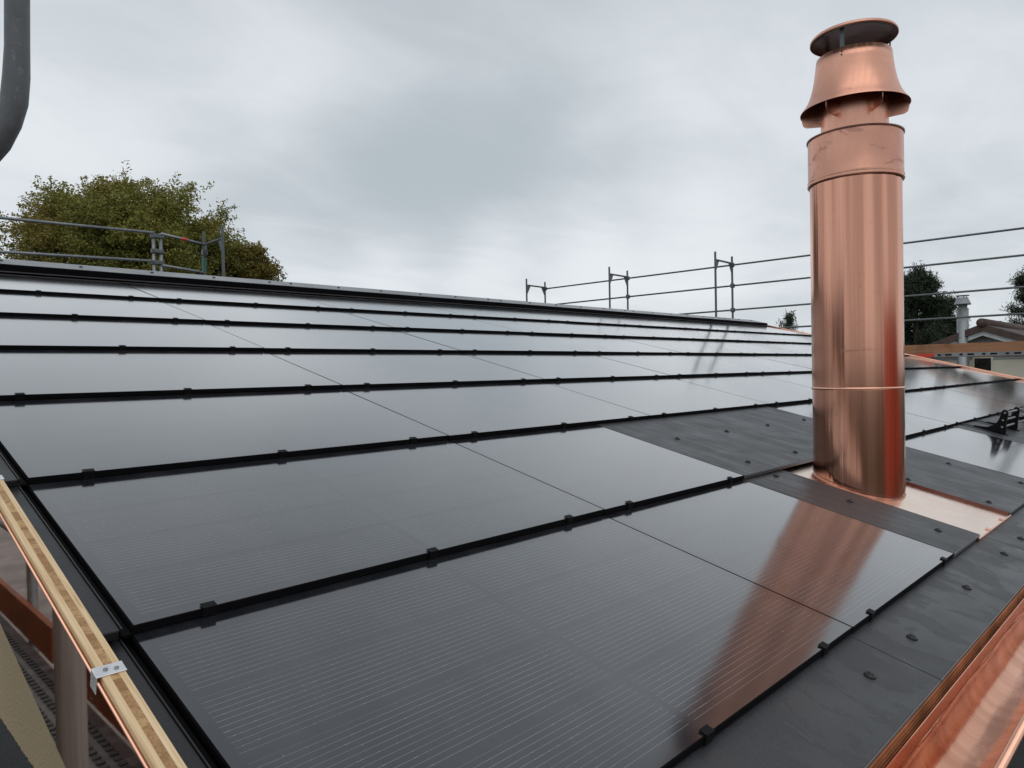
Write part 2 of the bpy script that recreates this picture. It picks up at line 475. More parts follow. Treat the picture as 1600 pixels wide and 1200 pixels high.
# ------------------------------------------------------------------ setting: ground
g = MB(); g.quad((-900, -900, 0), (900, -900, 0), (900, 900, 0), (-900, 900, 0))
tag(g.build('ground', M['ground']), kind='structure')
g = MB(); g.quad((-40, -2.2, .02), (60, -2.2, .02), (60, -6.0, .02), (-40, -6.0, .02))
tag(g.build('path', M['asphalt']), kind='structure')
g = MB(); g.quad((-9, -2.0, .024), (.45, -2.0, .024), (.45, 40, .024), (-9, 40, .024))
tag(g.build('pavement', M['paving']), kind='structure')

# ------------------------------------------------------------------ main house body
hs = thing('house', (0, 0, 0), 'beige rendered house under the black solar roof, nearest building', 'house')
XR0, XR1 = RP(-1.87, 0).x, RP(14.36, 0).x
ap = RP(0, 7.62, -.07)                                           # apex of the underlay
e0 = RP(0, -.22, -.07)
YB = 2 * ap.y - e0.y
wl = MB()
wx0, wx1 = .60, XR1 - .25
wy0, wy1 = e0.y + .35, YB - .35
zt = lambda y: ap.z - abs(y - ap.y) * math.tan(SL) - .10
for X in (wx0, wx1):
    n = len(wl.v)
    wl.v += [(X, wy0, 0), (X, wy1, 0), (X, wy1, zt(wy1)), (X, ap.y, zt(ap.y)), (X, wy0, zt(wy0))]
    wl.f.append(tuple(range(n, n + 5))); wl.mi.append(0)
for Y in (wy0, wy1): wl.quad((wx0, Y, 0), (wx1, Y, 0), (wx1, Y, zt(Y)), (wx0, Y, zt(Y)))
wl.build('wall', M['wall'], hs)
rd = MB()
for sgn in (1, -1):
    y_e = e0.y if sgn == 1 else YB
    a, b_ = (XR0, y_e, e0.z), (XR1, y_e, e0.z)
    c_, d_ = (XR1, ap.y, ap.z), (XR0, ap.y, ap.z)
    t_ = .09
    rd.quad(a, b_, c_, d_); lo = [(p[0], p[1], p[2] - t_) for p in (a, b_, c_, d_)]
    rd.quad(*lo); rd.quad(a, b_, lo[1], lo[0]); rd.quad(a, d_, lo[3], lo[0]); rd.quad(b_, c_, lo[2], lo[1])
rd.build('roof', M['frame'], hs)

# ------------------------------------------------------------------ solar panels
GAP = .0075


def hook_mesh(mat):
    k_ = MB()
    k_.box(-.015, .015, -.005, .014, .0012, .0034, tilt=.04)
    k_.box(-.015, .015, -.0046, -.0016, -.020, .0032)
    return k_.mesh('hook', mat)


HOOK = hook_mesh(M['hook']); CHOOK = hook_mesh(M['seam'])


def panel_meshes(wm):
    t_ = -T                                                    # tilt: h falls by T per course
    L = 1.04 * S
    gl = MB(); n = 1
    gl.box(GAP / 2 + .001, wm - GAP / 2 - .001, .0012, L, -.006, 0, tilt=t_)
    fr = MB()
    fr.box(GAP / 2, wm - GAP / 2, 0, L - .002, -.0185, -.0062, tilt=t_)
    fr.box(GAP / 2, wm - GAP / 2, -.0012, .0010, -.0186, -.0012, tilt=t_)
    return gl.mesh('glass', M['glass'], uv=True), fr.mesh('frame', M['frame'])


PM = {}


def solar_panel(u0, wu, k_, label):
    key = round(wu, 4)
    if key not in PM: PM[key] = panel_meshes(wu * S)
    r = thing('solar_panel', RP(u0, k_, 0), label, 'solar panel', 'black solar panels on the roof', RROT)
    go = link('glass', PM[key][0], r); go['panel_width'] = wu * S
    link('frame', PM[key][1], r)
    for hu in ((.18, wu / 2, wu - .22) if wu > 1.5 else (.18, wu - .14)):
        ho = link('hook', HOOK, r); ho.location = (hu * S, 0, 0)
    # tiny fitting tolerances, as on any real roof
    r.rotation_euler = (SL + rnd.uniform(-.0012, .0012), rnd.uniform(-.0010, .0010), rnd.uniform(-.0004, .0004))
    return r


ROWN = ['lowest row', 'second row up', 'third row up', 'fourth row up', 'fifth row up', 'sixth row up', 'row just under the ridge']
for k_ in range(7):
    for j in range(-1, 8):
        u0 = j * W; nth = ORD[j + 1]
        if k_ < 2 and j == 0:
            solar_panel(0.0, 1.208, k_, 'narrower black solar panel beside the grey slate field, ' + ROWN[k_]); continue
        if k_ < 2 and j == 1: continue
        if k_ == 0 and j >= 3: continue
        if k_ == 0 and j == 2:
            lab = 'black solar panel in the lowest row, right of the chimney slates'
        elif j == -1:
            lab = 'black solar panel next to the timber board, ' + ROWN[k_]
        elif j == 7:
            lab = 'black solar panel at the far right roof edge, ' + ROWN[k_]
        else:
            lab = 'black solar panel, %s from the left roof edge, %s' % (nth, ROWN[k_])
        solar_panel(u0, W, k_, lab)


# ------------------------------------------------------------------ fibre cement plates
def screw_mesh(r=.015):
    k_ = MB()
    k_.lathe([(0, 0), (r, 0), (r, .0022), (r * .84, .004), (r * .6, .0046), (r * .52, .008), (r * .2, .0095), (0, .0095)], 14)
    return k_.mesh('screw_cap', M['cap'], smooth=True)


SCR = screw_mesh(.0145)


def plate(u0, u1, v0, v1, h0, label, screws, name='roof_slate', group='dark fibre cement roof slates', tilt=0.0, edge=False):
    r = thing(name, RP(u0, v0, h0), label, 'roof slate', group, RROT)
    wm, lm = (u1 - u0) * S, (v1 - v0) * S
    k_ = MB(); k_.box(.0022, wm - .0022, 0, lm, -.0065, 0, tilt=tilt)
    bevel(k_.build('slate', M['fc' if name == 'eave_slate' else 'fcr'], r), .0012, 1)
    if edge:
        e_ = MB(); e_.box(.002, wm - .002, -.0022, -.0002, -.016, -.0012); e_.build('edge_trim', M['ridge'], r)
    for su, sv in screws:
        so_ = link('screw_cap', SCR, r); so_.location = ((su - u0) * S, (sv - v0) * S, tilt * (sv - v0) * S + .0004)
        so_.rotation_euler = (0, 0, rnd.uniform(0, 3))
    return r


for j in range(-1, 8):
    u0 = j * W; a = u0 if j > -1 else -1.86; b_ = (j + 1) * W
    where = 'at the left corner of the eave' if j == -1 else '%s from the left along the copper gutter' % ORD[j + 1]
    plate(a, b_, -.26, .05, -.030, 'dark wet eave slate with black screw caps, ' + where, [(u0 + .2, -.125), (u0 + .91, -.125), (u0 + 1.6, -.125)],
          name='eave_slate', group='dark eave slates above the copper gutter', edge=True)
plate(1.212, 1.69, 0, 1.04, -.001, 'narrow dark slate strip left of the copper chimney flashing', [(1.50, .135), (1.49, .545), (1.5, .95)], tilt=-T, edge=True)
plate(2.375, 3.583, 0, 1.04, -.001, 'dark slate right of the copper chimney flashing, beside a solar panel', [(2.48, .12), (3.38, .115), (2.44, .54), (3.36, .54)], tilt=-T, edge=True)
plate(1.212, 2.40, 1, 2.04, -.001, 'streaked dark slate up-slope behind the copper chimney, left one', [(1.51, 1.13), (2.13, 1.12), (1.51, 1.6), (2.13, 1.6)], tilt=-T, edge=True)
plate(2.40, 3.583, 1, 2.04, -.001, 'streaked dark slate up-slope behind the copper chimney, right one', [(2.75, 1.12), (3.4, 1.12), (2.75, 1.6), (3.4, 1.6)], tilt=-T, edge=True)
for j, (a, b_) in enumerate(((5.38, 6.9), (6.9, 8.4), (8.4, 10.75), (10.75, 12.55), (12.55, 14.34))):
    plate(a, b_, 0, 1.04, -.001, ['dark slate carrying the black snow guard', 'dark lower slate past the snow guard, second of its run', 'dark lower slate past the snow guard, third of its run',
                                 'dark lower slate past the snow guard, fourth of its run', 'dark lower slate at the far right eave corner'][j], [(a + .3, .12), (b_ - .3, .12), (b_ - .3, .55)], tilt=-T, edge=True)

# ------------------------------------------------------------------ verge flashing, timber board, fascia
for k_ in range(8):
    ln = 1.03 if k_ < 7 else .45
    r = thing('verge_flashing', RP(-1.876, k_ if k_ else -.26, -.002), ('black verge sheet beside the timber board, ' + ROWN[k_]) if k_ < 7 else 'black verge sheet beside the timber board, short end piece at the ridge',
              'verge sheet', 'black verge sheets along the left roof edge', RROT)
    L = (ln + (.26 if k_ == 0 else 0)) * S
    a = MB(); a.box(0, .060 * S, 0, L, -.007, -.001, tilt=-T); a.box(.004, .058 * S, -.001, .0012, -.020, -.0025); bevel(a.build('sheet', M['black'], r), .0015, 2)
    a = MB(); a.box(.0605 * S, .0645 * S, -.003, L, -.014, .0026, tilt=-T); bevel(a.build('upstand', M['black'], r), .0008, 1)
    a = MB(); a.box(.0648 * S, .084 * S, -.001, L, -.022, -.015, tilt=-T); a.build('channel', M['frame'], r)

bd = thing('timber_board', RP(-1.900, -.30, .05), 'pale three layer timber board standing along the left roof edge', 'timber board', None, RROT)
a = MB()
nS = 90
LB = 7.95 * S
a.box(-.0185, .0185, 0, LB, -.262, 0)
bevel(a.build('board', M['wood'], bd), .002, 2)
fc_ = thing('fascia', RP(-1.9245, -.30, .035), 'dark mirror polished copper fascia outside the timber board', 'fascia', None, RROT)
a = MB(); a.box(-.0012, .0012, 0, LB, -.270, 0)
a.build('sheet', M['fascia'], fc_)
a = MB(); a.tube([(-.002, 0, .001), (-.002, LB, .001)], .0028, 8); a.build('top_bead', M['seam'], fc_, smooth=True)
for yv, lab in ((.785, 'shiny zinc strap over the timber board, nearest to the camera'), (1.895, 'shiny zinc strap over the timber board, second up the slope'),
                (3.2, 'shiny zinc strap over the timber board, third up the slope'), (4.6, 'shiny zinc strap over the timber board, fourth up the slope')):
    r = thing('metal_strap', RP(-1.900, yv, .05), lab, 'strap', 'zinc straps on the timber board', RROT)
    a = MB(); a.box(-.026, .0205, -.015, .015, .0006, .0024); a.box(-.0270, -.0252, -.015, .015, -.030, .0022)
    bevel(a.build('band', M['zinc'], r), .0008, 1)
    for sx in (-.009, .007):
        a = MB(); a.lathe([(0, .0024), (.0042, .0024), (.0038, .0042), (0, .0048)], 10, (sx, rnd.uniform(-.004, .004))); a.build('screw', M['galv'], r, smooth=True)

# ------------------------------------------------------------------ ridge cap
rc = thing('ridge_cap', RP(-1.88, 7.15, 0), 'grey sheet metal ridge cap running along the top of the roof', 'ridge cap', None, RROT)
RL = (14.30 + 1.88) * S
a = MB()
a.box(0, RL, .0302, .43 * S, .042 * S, .045 * S); bevel(a.build('top_flange', M['ridge'], rc), .002, 1)
a = MB(); a.box(0, RL, -.003, .0, -.018 * S, .039 * S); a.box(0, RL, -.003, .03, .0395 * S, .045 * S); a.build('vent_front', M['frame'], rc)
a = MB(); a.box(0, RL, -.018, -.0035, -.0165 * S, -.0128 * S); a.box(0, RL, -.020, -.018, -.021 * S, -.011 * S); a.build('lower_lip', M['ridge'], rc)
y0 = .43 * S
a = MB(); n = len(a.v)
z0 = .0435 * S
dn = Vector((0, math.cos(-2 * SL), math.sin(-2 * SL)))
p0 = Vector((0, y0, z0)); p1 = p0 + dn * .36
a.quad((0, p0.y, p0.z), (RL, p0.y, p0.z), (RL, p1.y, p1.z), (0, p1.y, p1.z)); a.build('far_flange', M['ridge'], rc)
su = 2.0 - 3.55 * 2
uu = []
for blk in range(6):
    base = 2.0 + 3.55 * (blk - 2)
    uu += [base + q for q in (0, .66, 1.31, 1.97, 2.62, 3.28)]
for u_ in uu:
    if -1.8 < u_ < 14.2:
        q = link('screw_cap', SCR, rc); q.location = ((u_ + 1.88) * S, .25 * S, .0456 * S); q.scale = (1.1, 1.1, 1.0)
for blk in range(1, 6):
    base = 1.86 + 3.55 * (blk - 2)
    if -1.8 < base < 14.2:
        a = MB(); x_ = (base + 1.88) * S; a.box(x_, x_ + .05, .026, .432 * S, .0452 * S, .0462 * S); a.build('joint_strip', M['ridge'], rc)
# far right verge in copper
vr = thing('verge_trim', RP(14.34, -.26, 0), 'copper verge trim along the far right roof edge', 'verge trim', None, RROT)
a = MB(); a.box(0, .05, 0, 7.8 * S, -.03, .022, tilt=-.004); a.box(.05, .056, 0, 7.8 * S, -.22, .028, tilt=-.004); bevel(a.build('trim_sheet', M['seam'], vr), .003, 1)

# ------------------------------------------------------------------ copper flashing and chimney
fl = thing('chimney_flashing', RP(1.70, 0, -.002), 'bright copper flashing sheet set in the roof under the chimney', 'flashing', None, RROT)
a = MB(); wf = .665 * S
a.box(-.02, wf, -.004, 1.02 * S, -.0125, -.0105, tilt=-T); a.build('sheet', M['flash'], fl)
a = MB(); a.box(wf - .004, wf - .0015, 0, 1.0 * S, -.0104, .0030, tilt=-T); a.build('side_upstand', M['dark_cop'], fl)
a = MB(); a.box(-.045, wf + .012, -.010, -.0042, -.024, -.0085); a.build('front_lip', M['seam'], fl)
for hu in (.19, .50):
    ho = link('hook', CHOOK, fl); ho.location = (hu * S, -.002, -.009)

CU, CV, CR = 2.0, .68, .24 * S
cb = RP(CU, CV, -.02)
ch = thing('chimney', cb, 'tall round polished copper chimney with flared rain cowl', 'chimney')


def wob(th, z):
    return 1 + .0042 * math.sin(5 * th + 1.2) + .0026 * math.sin(11 * th + .4 + .15 * z) + .0013 * math.sin(21 * th + 2.1) + .0006 * math.sin(37 * th + .7)


def wob2(th, z): return 1 + .0016 * math.sin(4 * th + 1.2) + .0010 * math.sin(9 * th)


R = CR
a = MB()
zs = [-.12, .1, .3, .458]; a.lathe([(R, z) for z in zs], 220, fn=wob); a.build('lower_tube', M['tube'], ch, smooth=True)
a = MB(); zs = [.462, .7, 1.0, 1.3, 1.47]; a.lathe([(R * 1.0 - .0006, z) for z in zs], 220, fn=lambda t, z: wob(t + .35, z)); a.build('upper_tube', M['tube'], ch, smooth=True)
a = MB(); a.lathe([(R - .004, .453), (R + .003, .4545), (R + .0042, .460), (R + .003, .4655), (R - .004, .467)], 120); a.build('seam_bead', M['seam'], ch, smooth=True)
zc0, zc1 = 1.452, 1.674
a = MB(); RC = R + .007
a.lathe([(RC - .004, zc0 - .004), (RC + .0015, zc0 - .004), (RC + .0045, zc0 + .002), (RC + .001, zc0 + .010), (RC + .0005, zc0 + .013), (RC + .0035, zc0 + .019), (RC + .0005, zc0 + .025), (RC, zc1 - .006)], 120, fn=wob2)
a.build('collar', M['collar'], ch, smooth=True)
a = MB(); a.lathe([(RC - .008, zc1 - .007), (RC + .005, zc1 - .007), (RC + .006, zc1), (RC - .004, zc1), (RC - .008, zc1 - .007)], 96); a.build('collar_rim', M['dark_cop'], ch)
a = MB(); a.lathe([(RC - .006, zc1 - .03), (.01, zc1 - .03)], 64); a.build('collar_floor', M['cowl'], ch)
RI = .150
a = MB(); a.lathe([(RI, zc1 - .06), (RI, 2.0)], 72, fn=wob2); a.build('flue_pipe', M['cowl'], ch, smooth=True)
# flared cowl
prof = [(0.2440, 1.808), (0.2400, 1.816), (0.2240, 1.836), (0.2100, 1.860), (0.1980, 1.890), (0.1870, 1.930), (0.1790, 1.970), (0.1730, 2.015), (0.1680, 2.062)]
a = MB(); a.lathe(prof + [(r_ - .003, z_) for r_, z_ in prof[::-1]] + [prof[0]], 110); a.build('cowl', M['cowl'], ch, smooth=True)
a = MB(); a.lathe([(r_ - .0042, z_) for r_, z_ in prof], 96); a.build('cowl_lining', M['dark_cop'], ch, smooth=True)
# vanes under the cowl
for q in range(6):
    th = math.radians(108.9 + 60 * q)
    v_ = MB(); c_, s_ = math.cos(th), math.sin(th)
    pts = [(RI - .01, 1.890), (.180, 1.890), (.203, 1.835), (.236, 1.807), (.236, 1.785), (.230, 1.765), (.214, 1.755), (RI - .002, 1.750), (RI - .01, 1.750)]
    n = len(v_.v)
    for tt in (-.0012, .0012):
        for r_, z_ in pts: v_.v.append((r_ * c_ - tt * s_, r_ * s_ + tt * c_, z_))
    m_ = len(pts)
    v_.f.append(tuple(range(m_))); v_.f.append(tuple(range(2 * m_ - 1, m_ - 1, -1))); v_.mi += [0, 0]
    for i in range(m_): v_.f.append((i, (i + 1) % m_, m_ + (i + 1) % m_, m_ + i)); v_.mi.append(0)
    v_.build('vane', M['cowl'], ch)
    b_ = MB(); n = 0
    th2 = th + .05
    for dz_ in (1.84,):
        bx = (RI + .001) * math.cos(th2), (RI + .001) * math.sin(th2)
    b_.box(-.014, .014, -.002, .002, -.02, .02); ob = b_.build('vane_bracket', M['flash'], ch); ob.location = (bx[0], bx[1], 1.785); ob.rotation_euler = (0, 0, th2 + math.pi / 2)
# rain cap: shallow disc on flat struts
a = MB(); zt_ = 2.158
a.lathe([(.0, zt_ + .020), (.10, zt_ + .014), (.190, zt_ + .004), (.195, zt_ - .003), (.195, zt_ - .014), (.192, zt_ - .014)], 96); a.build('rain_cap', M['cowl'], ch, smooth=True)
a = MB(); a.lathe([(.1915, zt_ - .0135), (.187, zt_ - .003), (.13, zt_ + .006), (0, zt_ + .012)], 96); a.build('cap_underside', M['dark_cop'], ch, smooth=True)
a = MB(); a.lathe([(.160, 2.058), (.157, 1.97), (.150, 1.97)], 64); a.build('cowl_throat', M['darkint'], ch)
for q in range(3):
    th = math.radians(181.9 + 120 * q)
    b_ = MB(); b_.box(-.010, .010, -.001, .001, -.11, .0); ob = b_.build('strut', M['galvd'], ch)
    ob.location = (.163 * math.cos(th), .163 * math.sin(th), zt_ - .006); ob.rotation_euler = (0, 0, th + math.pi / 2)
    for zz, rr in ((2.042, .1695), (2.024, .1715)):
        b_ = MB(); b_.lathe([(0, .004), (.0035, .003), (.004, 0)], 8); o_ = b_.build('rivet', M['cap'], ch); o_.location = (rr * math.cos(th), rr * math.sin(th), zz); o_.rotation_euler = (0, math.pi / 2, th)
# bright solder seam where tube meets flashing
a = MB(); pts = []
for i in range(49):
    th = 2 * math.pi * i / 48
    x_, y_ = (R + .0005) * math.cos(th), (R + .0005) * math.sin(th)
    pts.append((x_, y_, y_ * math.tan(SL) + .003 + rnd.uniform(-.0012, .0012)))
a.tube(pts, .0018, 6, caps=False); a.build('solder_seam', M['dark_cop'], ch, smooth=True)

# ------------------------------------------------------------------ snow guard on the slate
sg = thing('snow_guard', RP(5.70, .64, -.012), 'black bracketed snow guard with three rods on the right slate', 'snow guard', None, RROT)
brs = [0, .54, 1.6, 2.6]


def guard_bracket(xo, par):
    k_ = MB(); prof = [(-.01, .003), (-.012, .02), (.004, .09), (.010, .16), (.016, .180), (.030, .192), (.046, .19), (.056, .176), (.058, .12), (.064, .085), (.085, .05), (.12, .024), (.17, .014), (.215, .010), (.215, .003)]
    for xx in (-.014, .014):
        for y_, z_ in prof: k_.v.append((xo + xx, y_, z_))
    m_ = len(prof)
    k_.f.append(tuple(range(m_))); k_.f.append(tuple(range(2 * m_ - 1, m_ - 1, -1))); k_.mi += [0, 0]
    for i in range(m_): k_.f.append((i, (i + 1) % m_, m_ + (i + 1) % m_, m_ + i)); k_.mi.append(0)
    bevel(k_.build('bracket', M['hook'], par), .005, 2)
    k_ = MB(); k_.box(xo - .022, xo + .022, -.03, .30, -.002, .0028); k_.build('base_strip', M['hook'], par)


for b_ in brs: guard_bracket(b_ * S, sg)
for (y_, z_) in ((.032, .165), (.030, .105), (.022, .05)):
    a = MB(); a.tube([(-.02, y_, z_), (2.7 * S, y_, z_)], .0085, 10); a.build('rod', M['galv'], sg, smooth=True)

# ------------------------------------------------------------------ eave: vent comb and gutter
GX0, GX1 = XR0 + .02, XR1
ev = RP(0, -.26, -.03)
vc = thing('eave_vent', (GX0, ev.y, ev.z), 'dark red slotted copper vent strip under the eave slates', 'vent strip')
LV = GX1 - GX0
a = MB(); a.quad((0, .004, -.009), (LV, .004, -.009), (LV, .004, -.060), (0, .004, -.060)); a.build('slot_shade_sheet', M['slot'], vc)  # dark sheet added to stand for the shade inside the slots
x_ = 0
while x_ < LV - .05:
    ln = rnd.choice((.09, .52, .60, .46)); x2 = min(LV, x_ + ln)
    a = MB()
    o_ = rnd.uniform(-.0012, .0012)
    if ln < .1:
        for q in range(22):
            for z_ in range(7):
                a.box(x_ + q * .0041, x_ + q * .0041 + .0028, .001 + o_, .008 + o_, -.016 - z_ * .006, -.0122 - z_ * .006)
    else:
        for q in range(5):
            z_ = -.0105 - q * .0090
            a.box(x_ + .001, x2 - .001, -.004 + o_ - q * .0006, -.001 + o_, z_ - .0042, z_)
    a.build('louvre', M['vent'], vc); x_ = x2
GZ = ev.z - .053
gt = thing('gutter', (GX0, .3975, GZ), 'polished copper half round gutter along the eave, bottom right', 'gutter')
gr = random.Random(3)
RG = .0765
nx = int(LV / .016)
xs = [LV * i / nx for i in range(nx + 1)]
prof = [(.0785, -.004)]
for i in range(0, 27):
    th = math.radians(-6 - 168 * i / 26)
    prof.append((RG * math.cos(th), RG * math.sin(th) * .98))
prof.append((-RG - .0005, .006)); prof.append((-RG - .0005, .020))
nl = [gr.uniform(-1, 1) for _ in xs]
nl = [sum(nl[max(0, i - 1):i + 2]) / 3 * .45 + math.sin(xs[i] * 9 + 2 * math.sin(xs[i] * 3.1)) * .8 for i in range(len(xs))]
a = MB(); a.sweep(prof, xs, fn=lambda i, j: (0, 0) if j < 1 else (nl[i] * .0010 * math.cos(math.radians(-6 - 168 * (j - 1) / 26)), nl[i] * .0010 * math.sin(math.radians(-6 - 168 * (j - 1) / 26))))
a.build('trough', M['gutter'], gt, smooth=True, fix=False)
a = MB(); a.tube([(0, -RG - .007, .024), (LV, -RG - .007, .024)], .0095, 16); a.build('bead', M['seam'], gt, smooth=True)
a = MB(); a.box(0, LV, .0790, .0800, -.012, .030); a.box(0, LV, .0770, .0788, .029, .0315); a.build('back_flange', M['gflange'], gt)
for x_ in [.35 + .8 * i for i in range(17)]:
    a = MB(); a.tube([(x_, (RG + .0085) * math.cos(math.radians(t)), (RG + .0085) * math.sin(math.radians(t))) for t in range(-172, -5, 14)], .005, 6); a.build('bracket', M['seam'], gt)


# ------------------------------------------------------------------ scaffolding
def scaf_tube(p, q, r, name, par, mat='galv'):
    a_ = MB(); a_.tube([p, q], r, 10); return a_.build(name, M[mat], par, smooth=True)


# beyond the far gable
sx0, sx1 = 14.49, 15.25
fs = thing('scaffold', (sx0, 13.6, 0), 'scaffold with four guard rails beyond the far right gable', 'scaffold')


def frame(par, X, Y, axis, top_in, top_out, bar, ln, oo):
    """one scaffold frame: two posts and a transom with corner gussets; local coordinates"""
    d_ = Vector((ln, 0, 0)) if axis == 'x' else Vector((0, ln, 0))
    p0 = Vector((X, Y, 0)); p1 = p0 + d_
    f_ = MB()
    f_.tube([p0, p0 + Vector((0, 0, top_in))], .024, 10); f_.tube([p1, p1 + Vector((0, 0, top_out))], .024, 10)
    f_.tube([p0 + Vector((0, 0, bar)), p1 + Vector((0, 0, bar - .012))], .022, 8)
    u_ = d_.normalized(); sd = Vector((u_.y, -u_.x, 0)) * .006
    for pb, sg_ in ((p0, 1), (p1, -1)):
        n_ = len(f_.v)
        tri = [pb + Vector((0, 0, bar)), pb + u_ * sg_ * .17 + Vector((0, 0, bar)), pb + u_ * sg_ * .03 + Vector((0, 0, bar - .24))]
        for s2 in (1, -1): f_.v += [tuple(t + sd * s2) for t in tri]
        f_.f += [(n_, n_ + 1, n_ + 2), (n_ + 5, n_ + 4, n_ + 3), (n_, n_ + 3, n_ + 4, n_ + 1), (n_ + 1, n_ + 4, n_ + 5, n_ + 2), (n_ + 2, n_ + 5, n_ + 3, n_)]; f_.mi += [0] * 5
    fo = f_.build('frame', M['galvd'], par, smooth=False)
    for z_ in oo:
        c_ = MB(); c_.box(p1.x - .035, p1.x + .05, p1.y - .04, p1.y + .04, z_ - .05, z_ + .05); bevel(c_.build('coupler', M['galvd'], par), .012, 2)


zt2 = CZ
for Yf in (13.60, 10.78, 7.90, 5.12, 1.95, -.85):
    frame(fs, 0, Yf - 13.6, 'x', zt2 + 2.555, zt2 + 2.525, zt2 + 2.38, sx1 - sx0, [zt2 + q for q in (2.335, 1.865, 1.312, .845)])
for z_ in (2.335, 1.865, 1.312, .845):
    scaf_tube((sx1 - sx0 + .03, -.05, zt2 + z_), (sx1 - sx0 + .03, -15.2, zt2 + z_), .0195, 'guard_rail', fs, 'galvd')
a = MB(); a.box(sx1 - sx0 - .07, sx1 - sx0 - .035, -15.2, .1, zt2 + .188, zt2 + .365); a.build('toe_board', M['plank'], fs)
a = MB(); a.box(.06, sx1 - sx0 - .06, -15.2, .1, zt2 + .118, zt2 + .186); a.build('deck', M['galv'], fs)
yy = -11.9
holes = MB()
for i in range(60):
    yy_ = -12.6 + i * .17
    hl = .05 if i % 2 else .10
    holes.box(.0565, .0599, yy_, yy_ + hl, zt2 + .138, zt2 + .170)
holes.build('deck_slots', M['darkint'], fs)
a = MB(); a.box(.055, .0598, -9.95, -9.62, zt2 + .120, zt2 + .184); a.build('red_marker', M['red'], fs)

# behind the ridge, top left
bs = thing('scaffold', (5.05, 11.4, 0), 'scaffold with grey guard rails behind the ridge, before the big tree', 'scaffold')
frame(bs, 0, 0, 'y', CZ + 2.43, CZ + 2.45, CZ + 2.235, .73, [CZ + 2.1])
c_ = MB(); c_.box(-.03, .03, .70, .76, CZ + 1.78, CZ + 2.02); c_.build('coupler', M['green'], bs)
for dx_ in (-.80, -.69):
    scaf_tube((dx_, .73, CZ), (dx_, .73, CZ + 2.33), .026, 'post', bs)
for z_ in (2.28, 2.04, 1.86):
    c_ = MB(); c_.box(-.84, -.65, .69, .77, CZ + z_ - .035, CZ + z_ + .035); bevel(c_.build('coupler', M['galvd'], bs), .012, 2)
scaf_tube((-5.2, .70, CZ + 2.235), (-.80, .70, CZ + 2.325), .022, 'guard_rail', bs)
scaf_tube((-5.2, .70, CZ + 1.735), (-.80, .70, CZ + 1.875), .022, 'guard_rail', bs)
scaf_tube((-.69, .70, CZ + 2.325), (0, .72, CZ + 2.235), .022, 'guard_rail', bs)
scaf_tube((-.69, .70, CZ + 1.82), (0, .72, CZ + 1.76), .022, 'guard_rail', bs)
a = MB(); a.tube([(-.37, .70, CZ + 2.285), (-.28, .704, CZ + 2.273)], .0245, 10); a.build('red_marker', M['red'], bs, smooth=True)
for dx_ in (-5.2,): frame(bs, dx_, 0, 'y', CZ + 2.33, CZ + 2.33, CZ + 2.2, .73, [])
a = MB(); a.box(-5.3, .1, .06, .67, CZ - .02, CZ + .04); a.build('deck', M['galv'], bs)

# beside the left gable (where the photographer stands; mirrored in the fascia)
ls = thing('scaffold', (-.28, 0, 0), 'scaffold walkway along the left gable, mirrored in the copper fascia', 'scaffold')
dkz = CZ - 1.55
a = MB()
a.box(0, .50, .4, 9.5, dkz - .05, dkz)
a.build('deck', M['galv'], ls)
a = MB()
for i in range(130):
    for j in range(7): a.box(.05 + j * .06, .05 + j * .06 + .03, .5 + i * .055 + (j % 2) * .02, .5 + i * .055 + (j % 2) * .02 + .028, dkz + .0005, dkz + .009)
a.build('deck_grip', M['galvd'], ls)
for y0_, y1_ in ((.2, 1.75), (1.8, 3.1), (3.14, 4.5), (4.55, 6.8), (6.85, 9.4)):
    a = MB(); a.box(-.04, -.01, y0_, y1_, dkz + .005, dkz + .20); a.build('toe_board', M['orange'], ls)
for y_ in (2.62, 5.3, 8.0):
    scaf_tube((-.08, y_, 0), (-.08, y_, CZ + .55), .028, 'post', ls)
scaf_tube((.41, 2.45, 0), (.41, 2.45, CZ - .33), .042, 'post', ls, 'post')
scaf_tube((-.08, 1.0, dkz + .55), (-.08, 9.4, dkz + .55), .022, 'guard_rail', ls)
scaf_tube((-.08, 1.0, dkz + 1.05), (-.08, 9.4, dkz + 1.05), .022, 'guard_rail', ls)
# bent tube, top left of the view
M['poled'] = galv('dark_worn_steel', (.15, .16, .168), .35, .45)
pp = thing('scaffold_pole', (.39, 1.90, CZ), 'thick dark bent scaffold tube at the top left corner', 'scaffold tube')
a = MB()
pts = [(.005, .0, 2.2), (.005, 0, 1.2), (.004, 0, .9), (.0, 0, .74), (-.003, .001, .675), (-.008, .004, .62), (-.018, .012, .575), (-.036, .027, .53), (-.062, .05, .49), (-.10, .085, .45), (-.20, .18, .36), (-.42, .38, .2), (-.42, .38, -.6)]
a.tube(pts, [.0243, .0243, .0243, .0245, .0265, .0272, .0262, .0265, .0262, .026, .026, .026, .026], 20)
a.build('tube', M['poled'], pp, smooth=True)
a = MB(); a.tube([(.002, .0, .652), (-.003, .001, .640)], .0285, 20); 
a = MB(); a.tube([(-.42, .38, -.6), (-.42, .38, -5.4)], .026, 14); a.build('standard', M['galvd'], pp, smooth=True)


